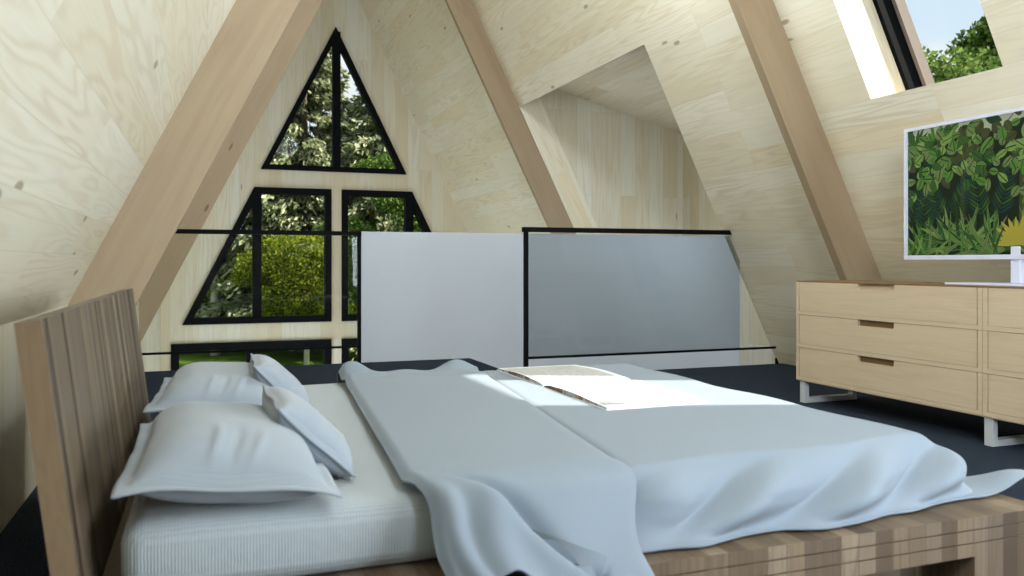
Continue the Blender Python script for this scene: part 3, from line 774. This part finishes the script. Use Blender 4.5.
# ------------------------------------------------------------------ screen on the dresser
TX, TY, TW, TH = 3.55, 2.803, 1.30, 0.705
TZ0 = EYE + 0.018
tv = thing('monitor', 'wide flat screen in a white bezel showing jungle leaves on the dresser', 'screen', (TX, TY, DZ1))
def tl(z): return z - DZ1
bz = 0.017
bm = prism_bm([[(-TW / 2, tl(TZ0)), (TW / 2, tl(TZ0)), (TW / 2, tl(TZ0 + TH)), (-TW / 2, tl(TZ0 + TH))], [(-TW / 2 + bz, tl(TZ0) + bz * 1.3), (TW / 2 - bz, tl(TZ0) + bz * 1.3), (TW / 2 - bz, tl(TZ0 + TH) - bz), (-TW / 2 + bz, tl(TZ0 + TH) - bz)]], yz, -0.012, 0.004)
add_box(bm, (0.003, -TW / 2, tl(TZ0)), (0.028, TW / 2, tl(TZ0 + TH)))
obj('bezel', bm, M['bezel'], tv)
obj('stand', box_bm(((-0.005, -0.026, 0.010), (0.035, 0.026, tl(TZ0) + 0.06)), bevel=0.004), M['bezel'], tv)
obj('base', box_bm(((-0.145, -0.30, 0.0), (0.14, 0.27, 0.011)), bevel=0.003), M['bezel'], tv)
# picture: painted leaves, all in one flat screen
def screen():
    W, H = TW - 2 * bz, TH - 2.3 * bz
    pal = [(0.006, 0.016, 0.008), (0.012, 0.045, 0.014), (0.035, 0.105, 0.022), (0.09, 0.21, 0.035), (0.19, 0.31, 0.075), (0.42, 0.36, 0.05), (0.055, 0.065, 0.022), (0.40, 0.45, 0.30), (0.012, 0.05, 0.04), (0.15, 0.21, 0.07)]
    mats = []
    for i, c in enumerate(pal):
        m, nt, out = new_mat('screen_colour_%d' % i); b = principled(nt, out, 0.25, 0.3)
        b.inputs['Base Color'].default_value = (*[x * 0.15 for x in c], 1); b.inputs['Emission Color'].default_value = (*c, 1); b.inputs['Emission Strength'].default_value = 0.5
        mats.append(m)
    bm = bmesh.new(); lay = [0]
    R = random.Random(5)
    # a: distance from the left edge in the picture, which is the +Y side
    def poly(pts, mi, dz=1):
        lay[0] += dz
        pts = [(min(max(a, 0.0), W), min(max(b, 0.0), H)) for a, b in pts]
        vs = [bm.verts.new((-0.0002 - lay[0] * 1.2e-6, W / 2 - a, tl(TZ0) + bz * 1.3 + b)) for a, b in pts]
        try: f = bm.faces.new(vs); f.material_index = mi
        except ValueError: pass
    def leaf(x, y, ang, ln, wd, mi, rib=None, bend=0.0):
        n = 6; ca, sa = math.cos(ang), math.sin(ang); l, r, cpts = [], [], []
        for i in range(n + 1):
            t = i / n; w = wd * math.sin(PI * min(1, t * 0.93 + 0.07)) ** 0.8; px = t * ln; py = bend * t * t * ln
            cpts.append((px, py)); l.append((px, py + w)); r.append((px, py - w))
        tr = lambda p: (x + p[0] * ca - p[1] * sa, y + p[0] * sa + p[1] * ca)
        if max(abs(x), 0) > W + 0.2: return
        poly([tr(p) for p in l] + [tr(p) for p in reversed(r[:-1])], mi)
        if rib is not None:
            poly([tr((a, b + wd * 0.13)) for a, b in cpts] + [tr((a, b - wd * 0.13)) for a, b in reversed(cpts)], rib)
    poly([(0, 0), (W, 0), (W, H), (0, H)], 0)
    poly([(0, H * 0.86), (W * 0.3, H * 0.92), (W, H * 0.78), (W, H), (0, H)], 7)
    for i in range(110): leaf(R.uniform(0, W), R.uniform(H * 0.62, H), R.uniform(0, 6.28), R.uniform(0.05, 0.11), 0.025, R.choice([0, 1, 6]))
    # trunks
    for x in (0.34, 0.66, 0.98): poly([(x - 0.012, 0.15), (x + 0.012, 0.15), (x + 0.02, H * 0.75), (x - 0.004, H * 0.75)], 6)
    # ferns in the shade
    for (fx, fy, ln, an) in ((0.02, 0.18, 0.36, 1.15), (0.10, 0.14, 0.36, 1.5), (0.22, 0.18, 0.30, 1.9), (0.30, 0.2, 0.3, 1.2), (0.45, 0.2, 0.32, 1.75), (0.55, 0.2, 0.32, 1.3), (0.74, 0.2, 0.32, 1.7), (0.84, 0.18, 0.34, 1.2), (1.05, 0.18, 0.33, 1.6)):
        for k in range(15):
            t = k / 15; px, py = fx + math.cos(an) * ln * t, fy + math.sin(an) * ln * t
            for s in (-1, 1): leaf(px, py, an + s * 1.0, 0.085 * (1 - t * 0.7), 0.0055, R.choice([1, 8, 8, 2]), None, -0.2 * s)
    # branches and broad leaves
    for (x0, y0, x1, y1) in ((0.0, 0.50, 0.34, 0.63), (0.34, 0.40, 0.62, 0.66), (0.62, 0.46, 1.0, 0.66), (0.16, 0.66, 0.12, 0.5)):
        poly([(x0, y0 - 0.006), (x1, y1 - 0.003), (x1, y1 + 0.003), (x0, y0 + 0.006)], 6)
    for i in range(34):
        x, y = R.uniform(0.0, 0.12), R.uniform(0.46, H); leaf(0.05, 0.58, R.uniform(0, 6.28), R.uniform(0.08, 0.14), 0.010, R.choice([2, 3, 2]), None, 0.1)
        if i > 22: leaf(0.17, 0.60, R.uniform(0, 6.28), R.uniform(0.08, 0.13), 0.011, R.choice([2, 3]), 1, 0.1)
    for i in range(330):
        x = R.uniform(-0.02, W); band = 0.30 + 0.08 * math.sin(x * 5)
        y = R.uniform(band, H - 0.01 - 0.25 * max(0, 0.15 - x))
        if y < 0.40 and R.random() < 0.45: continue
        hi = y > 0.50 and x > 0.30
        leaf(x, y, R.uniform(-2.6, 0.6), R.uniform(0.045, 0.075), R.uniform(0.016, 0.024), R.choice([6, 6, 2, 4, 9]) if hi and R.random() < 0.6 else R.choice([2, 3, 3, 4, 9]), 1 if R.random() < 0.6 else 2)
    # spiky clumps along the bottom
    for (cx, cy, n, ln, cols) in ((0.10, 0.0, 26, 0.20, [2, 3, 4, 9]), (0.24, 0.06, 20, 0.18, [2, 4, 9]), (0.36, 0.02, 24, 0.24, [1, 3, 4, 9]), (0.52, 0.0, 24, 0.24, [2, 3, 9]), (0.70, 0.0, 20, 0.22, [2, 3, 4]), (0.86, 0.0, 22, 0.22, [2, 3, 4]), (1.08, 0.0, 26, 0.24, [2, 3, 4]), (1.22, 0.02, 18, 0.22, [2, 3])):
        for k in range(n):
            an = PI * (0.06 + 0.88 * (k + R.random()) / n); mi = R.choice(cols)
            leaf(cx + R.uniform(-0.02, 0.02), cy, an, ln * R.uniform(0.7, 1.1), 0.0095, mi, R.choice([1, 2, 9]), R.uniform(-0.5, 0.5))
    for (cx, cy) in ((0.64, 0.05), (0.98, 0.06)):
        for k in range(11): leaf(cx, cy, PI * (0.02 + 0.96 * k / 10), R.uniform(0.10, 0.15), 0.013, 5, None, 0.05)
    for k in range(22): leaf(R.uniform(0, W), -0.01, R.uniform(0.5, 2.6), R.uniform(0.10, 0.2), 0.008, R.choice([2, 3, 4, 9]), 1, R.uniform(-0.8, 0.8))
    me = bpy.data.meshes.new('screen'); bm.normal_update()
    for f in bm.faces:
        if f.normal.x > 0: f.normal_flip()
    bm.to_mesh(me); bm.free()
    for m in mats: me.materials.append(m)
    link('screen', me, tv)
screen()

# ------------------------------------------------------------------ outdoors
GZ = -2.30
struct(obj('ground', box_bm(((-90, -40, GZ - 0.3), (120, 160, GZ))), M['lawn']), 'mown lawn around the house', 'lawn')
def leaf_cloud(name, centres, dirs, ln, wd, mat, seed, jitter=0.5):
    r = np.random.default_rng(seed); n = len(centres)
    d = dirs + r.normal(0, jitter, (n, 3)); d /= np.linalg.norm(d, axis=1)[:, None]
    s = np.cross(d, r.normal(0, 1, (n, 3))); s /= np.linalg.norm(s, axis=1)[:, None]
    l = (ln * r.uniform(0.6, 1.3, n))[:, None]; w = (wd * r.uniform(0.6, 1.3, n))[:, None]
    V = np.stack([centres - s * w * 0.3, centres + d * l * 0.5 - s * w, centres + d * l, centres + d * l * 0.5 + s * w], 1).reshape(-1, 3)
    F = np.arange(n * 4).reshape(-1, 4)
    me = bpy.data.meshes.new(name); me.from_pydata(V.tolist(), [], F.tolist()); me.update(); me.materials.append(mat)
    return me
def spruce(seed, H, R0, n):
    r = np.random.default_rng(seed)
    nb = int(26 * H); zb = H * (0.13 + 0.87 * r.uniform(0, 1, nb) ** 1.15); az = r.uniform(0, 2 * PI, nb)
    rad = R0 * (1 - zb / H) ** 0.75 * r.uniform(0.65, 1.1, nb) + 0.1
    bi = r.choice(nb, n, p=rad / rad.sum()); t = r.uniform(0.08, 1, n) ** 0.75
    rr = rad[bi] * t; droop = -0.30 * rr * t + 0.10 * rr
    side = r.normal(0, 0.10, n) * rr
    x = np.cos(az[bi]) * rr - np.sin(az[bi]) * side; y = np.sin(az[bi]) * rr + np.cos(az[bi]) * side
    z = zb[bi] + droop - np.abs(r.normal(0, 0.12, n)) * (0.4 + t)
    c = np.stack([x, y, z], 1); d = np.stack([np.cos(az[bi]), np.sin(az[bi]), -0.7 * np.ones(n)], 1)
    return leaf_cloud('foliage', c, d, 0.24, 0.055, M['spruce'], seed, 0.45)
def crown(seed, H, z0, R0, n, mat, ln, wd, flat=0.0):
    r = np.random.default_rng(seed); k = 46
    a = r.uniform(0, 2 * PI, k); h = r.uniform(0, 1, k); rad = R0 * np.sqrt(np.sin(PI * (0.12 + 0.8 * h))) * r.uniform(0.35, 1, k)
    cc = np.stack([np.cos(a) * rad, np.sin(a) * rad, z0 + (H - z0) * h], 1); cs = R0 * r.uniform(0.18, 0.38, k)
    bi = r.integers(0, k, n); u = r.normal(0, 1, (n, 3)); u /= np.linalg.norm(u, axis=1)[:, None]
    p = cc[bi] + u * (cs[bi] * r.uniform(0.5, 1.0, n))[:, None] * np.array([1.2, 1.2, 0.7 - flat])
    d = u * 0.5 + np.array([0, 0, -0.35])
    return leaf_cloud('foliage', p, d, ln, wd, mat, seed, 0.5)
def trunk_mesh(H, r0, mat, seed, branches=6):
    R = random.Random(seed); bm = bmesh.new()
    add_tube(bm, [(0, 0, -0.05), (0.03, 0.02, H * 0.3), (-0.04, 0.03, H * 0.65), (0, 0, H * 0.96)], [r0 * 1.25, r0, r0 * 0.65, r0 * 0.15], 9)
    for i in range(branches):
        z = H * R.uniform(0.3, 0.8); a = R.uniform(0, 6.28); l = H * 0.2
        add_tube(bm, [(0, 0, z), (math.cos(a) * l * 0.5, math.sin(a) * l * 0.5, z + l * 0.3), (math.cos(a) * l, math.sin(a) * l, z + l * 0.45)], [r0 * 0.35, r0 * 0.25, r0 * 0.08], 6)
    return mesh_from_bm('trunk', bm, mat, None, True)
proto = {
    'spruce_a': (spruce(1, 12.0, 3.6, 75000), trunk_mesh(12, 0.2, M['bark'], 1, 0)),
    'spruce_b': (spruce(2, 9.5, 3.3, 48000), trunk_mesh(9.5, 0.18, M['bark'], 2, 0)),
    'maple': (crown(3, 4.9, 1.6, 2.5, 46000, M['maple'], 0.11, 0.032, 0.25), trunk_mesh(4.2, 0.09, M['bark_white'], 3)),
    'leafy': (crown(4, 9.0, 2.0, 3.0, 52000, M['leafy'], 0.15, 0.05), trunk_mesh(8, 0.17, M['bark_white'], 4)),
    'birch': (crown(6, 9.5, 4.2, 1.7, 16000, M['leafy'], 0.18, 0.06), trunk_mesh(9, 0.15, M['bark_white'], 6)),
    'shrub': (crown(5, 3.2, 0.15, 2.4, 26000, M['leafy'], 0.14, 0.045), trunk_mesh(2.5, 0.06, M['bark'], 5)),
}
used = set()
def tree(kind, az, dist, scale, rot, name, label, cat='tree', group=None):
    """az in degrees right of the loft's long axis, seen from the bed"""
    a = math.radians(az)
    t = thing(name, label, cat, (dist * math.sin(a), dist * math.cos(a), GZ), rot, group)
    t.scale = (scale,) * 3
    fo, tr = proto[kind]
    link('foliage', fo, t); link('trunk', tr, t)
    return t
G1 = 'trees beyond the gable windows'
tree('spruce_a', 6.2, 30, 1.08, 0.3, 'spruce_tree', 'tall drooping spruce behind the left half of the triangular window', group=G1)
tree('spruce_b', 11.4, 29, 1.12, 1.9, 'spruce_tree', 'shorter spruce behind the right half of the triangular window', group=G1)
tree('spruce_a', 1.2, 33, 0.95, 2.6, 'spruce_tree', 'distant spruce behind the left slanted window', group=G1)
tree('spruce_b', 16.5, 34, 1.0, 0.7, 'spruce_tree', 'distant spruce hidden mostly by the right roof slope', group=G1)
tree('spruce_a', -5.0, 42, 0.9, 4.1, 'spruce_tree', 'far spruce at the left edge of the garden', group=G1)
tree('spruce_b', 4.0, 45, 1.05, 3.1, 'spruce_tree', 'far spruce between the two front spruces', group=G1)
tree('maple', 6.3, 25.0, 0.78, 0.4, 'maple_tree', 'low yellow green maple behind the right pane of the left slanted window', group=G1)
tree('maple', 1.6, 31.0, 0.72, 2.2, 'maple_tree', 'low yellow green maple behind the narrow pane of the left slanted window', group=G1)
tree('leafy', 13.0, 21.0, 0.62, 1.1, 'leafy_tree', 'fresh green leafy tree behind the right slanted window', group=G1)
tree('birch', -2.25, 22.0, 0.95, 5.2, 'birch_tree', 'pale trunked leafy tree behind the left end of the low left window', group=G1)
tree('birch', 0.5, 30.0, 0.9, 1.2, 'birch_tree', 'distant pale trunk behind the narrow pane of the left slanted window', group=G1)
tree('spruce_b', 2.6, 38, 1.1, 0.2, 'spruce_tree', 'far spruce low behind the left corner of the triangular window', group=G1)
tree('shrub', 4.8, 47, 1.25, 0.9, 'garden_shrub', 'rounded green shrub at the far end of the lawn, middle', 'shrub', G1)
tree('shrub', -0.6, 50, 1.25, 2.9, 'garden_shrub', 'rounded green shrub at the far end of the lawn, left', 'shrub', G1)
tree('shrub', 9.5, 48, 1.3, 4.4, 'garden_shrub', 'rounded green shrub at the far end of the lawn, right', 'shrub', G1)
G2 = 'trees outside the roof window'
tree('leafy', 45.2, 19.0, 0.81, 0.2, 'leafy_tree', 'leafy treetop low at the left of the roof window', group=G2)
tree('birch', 51.8, 24.0, 0.98, 2.0, 'birch_tree', 'leafy treetop rising at the right of the roof window', group=G2)

# ------------------------------------------------------------------ sky, sun, camera
w = bpy.data.worlds.new('sky'); scene.world = w; w.use_nodes = True; nt = w.node_tree; nt.nodes.clear()
out = nt.nodes.new('ShaderNodeOutputWorld'); bg = nt.nodes.new('ShaderNodeBackground'); L(nt, bg.outputs[0], out.inputs[0])
tc = N(nt, 'ShaderNodeTexCoord'); sep = N(nt, 'ShaderNodeSeparateXYZ'); L(nt, tc.outputs['Generated'], sep.inputs[0])
grad = ramp(nt, sep.outputs[2], [(0.0, (0.95, 0.97, 1.0)), (0.22, (0.72, 0.86, 1.0)), (0.6, (0.50, 0.72, 1.0)), (1.0, (0.42, 0.64, 1.0))])
mp = N(nt, 'ShaderNodeMapping'); mp.inputs['Scale'].default_value = (1.6, 1.6, 4.0); L(nt, tc.outputs['Generated'], mp.inputs[0])
cl = N(nt, 'ShaderNodeTexNoise', Scale=1.7, Detail=7.0, Roughness=0.55); L(nt, mp.outputs[0], cl.inputs['Vector'])
cm_ = ramp(nt, cl.outputs['Fac'], [(0.42, (0, 0, 0)), (0.60, (1, 1, 1))])
low = ramp(nt, sep.outputs[2], [(0.10, (1, 1, 1)), (0.32, (0, 0, 0))])
cf = N(nt, 'ShaderNodeSeparateColor'); L(nt, cm_, cf.inputs[0])
c = mixc(nt, cf.outputs[0], grad, (1.0, 1.0, 1.0))
L(nt, c, bg.inputs[0]); bg.inputs[1].default_value = 0.95

sd = bpy.data.lights.new('sun', 'SUN'); sd.energy = 11.0; sd.angle = math.radians(0.6); sd.color = (1.0, 0.95, 0.87)
so = bpy.data.objects.new('sun', sd); COL.objects.link(so)
so.rotation_euler = Vector((-0.9, 0.5, -1.0)).to_track_quat('-Z', 'Y').to_euler(); so.location = (12, -6, 14)

def area(name, loc, direction, sx, sy, power, col):
    l = bpy.data.lights.new(name, 'AREA'); l.shape = 'RECTANGLE'; l.size = sx; l.size_y = sy; l.energy = power; l.color = col
    o = bpy.data.objects.new(name, l); COL.objects.link(o); o.location = loc
    o.rotation_euler = Vector(direction).to_track_quat('-Z', 'Y').to_euler(); return o
NRM = (-SP, 0, -CP)
#LIGHTS0
CW = (0.80, 0.90, 1.0)
LT = [
 ('fill_right_side', (3.45, 0.2, 1.2), (-1, 0.35, 0), 1.2, 1.4, 55, CW),  # added fill standing in for daylight, no opening at this spot
 ('fill_left_side', (0.80, -0.3, 2.2), (1, 0.7, 0.0), 1.0, 1.0, 100, CW),  # added fill aimed at the right slope, no window behind it
 ('fill_rear', (3.15, -1.3, 0.95), (-0.8, 1, -0.05), 1.4, 1.1, 120, CW),  # added low fill behind the viewer for mattress side and knee wall
 ('fill_dormer', (4.7, 5.90, 1.25), (-0.1, 1, -0.5), 0.7, 0.7, 22, CW),  # added fill that brightens the dormer boards, no fixture
 ('fill_lower_storey', (1.2, 10.4, LOW + 0.4), (0.35, 0.1, 1), 4.0, 2.6, 105, CW),  # added upward fill for gable and far slopes, bare light
 ('fill_under_ridge', (XC, 4.4, 3.7), None, 0.25, 0, 200, CW),  # added soft point fill for the roof slopes, nothing hangs here
]
def add_light(name, loc, direction, sx, sy, power, col):
    if direction is not None: return area(name, loc, direction, sx, sy, power, col)
    l = bpy.data.lights.new(name, 'POINT'); l.shadow_soft_size = sx; l.energy = power; l.color = col
    o = bpy.data.objects.new(name, l); COL.objects.link(o); o.location = loc
for a in LT: add_light(*a)
#LIGHTS1

cd = bpy.data.cameras.new('camera'); cam = bpy.data.objects.new('camera', cd); COL.objects.link(cam)
cam.location = (0, 0, EYE); cam.rotation_euler = (math.radians(90), 0, math.radians(-20.29))
cd.sensor_width = 36.0; cd.lens = 825 / 1024 * 36.0; cd.shift_y = -25 / 1024; cd.clip_start = 0.02; cd.clip_end = 500
cd.dof.use_dof = True; cd.dof.focus_distance = 5.0; cd.dof.aperture_fstop = 4.0
scene.camera = cam

scene.view_settings.view_transform = 'Standard'; scene.view_settings.look = 'None'
scene.view_settings.exposure = 0.1; scene.view_settings.gamma = 1.0; scene.view_settings.use_curve_mapping = False
cy = scene.cycles
cy.use_denoising = True
cy.max_bounces = 12; cy.diffuse_bounces = 8; cy.glossy_bounces = 4; cy.transparent_max_bounces = 24; cy.transmission_bounces = 6
cy.sample_clamp_indirect = 6.0; cy.caustics_reflective = False; cy.caustics_refractive = False
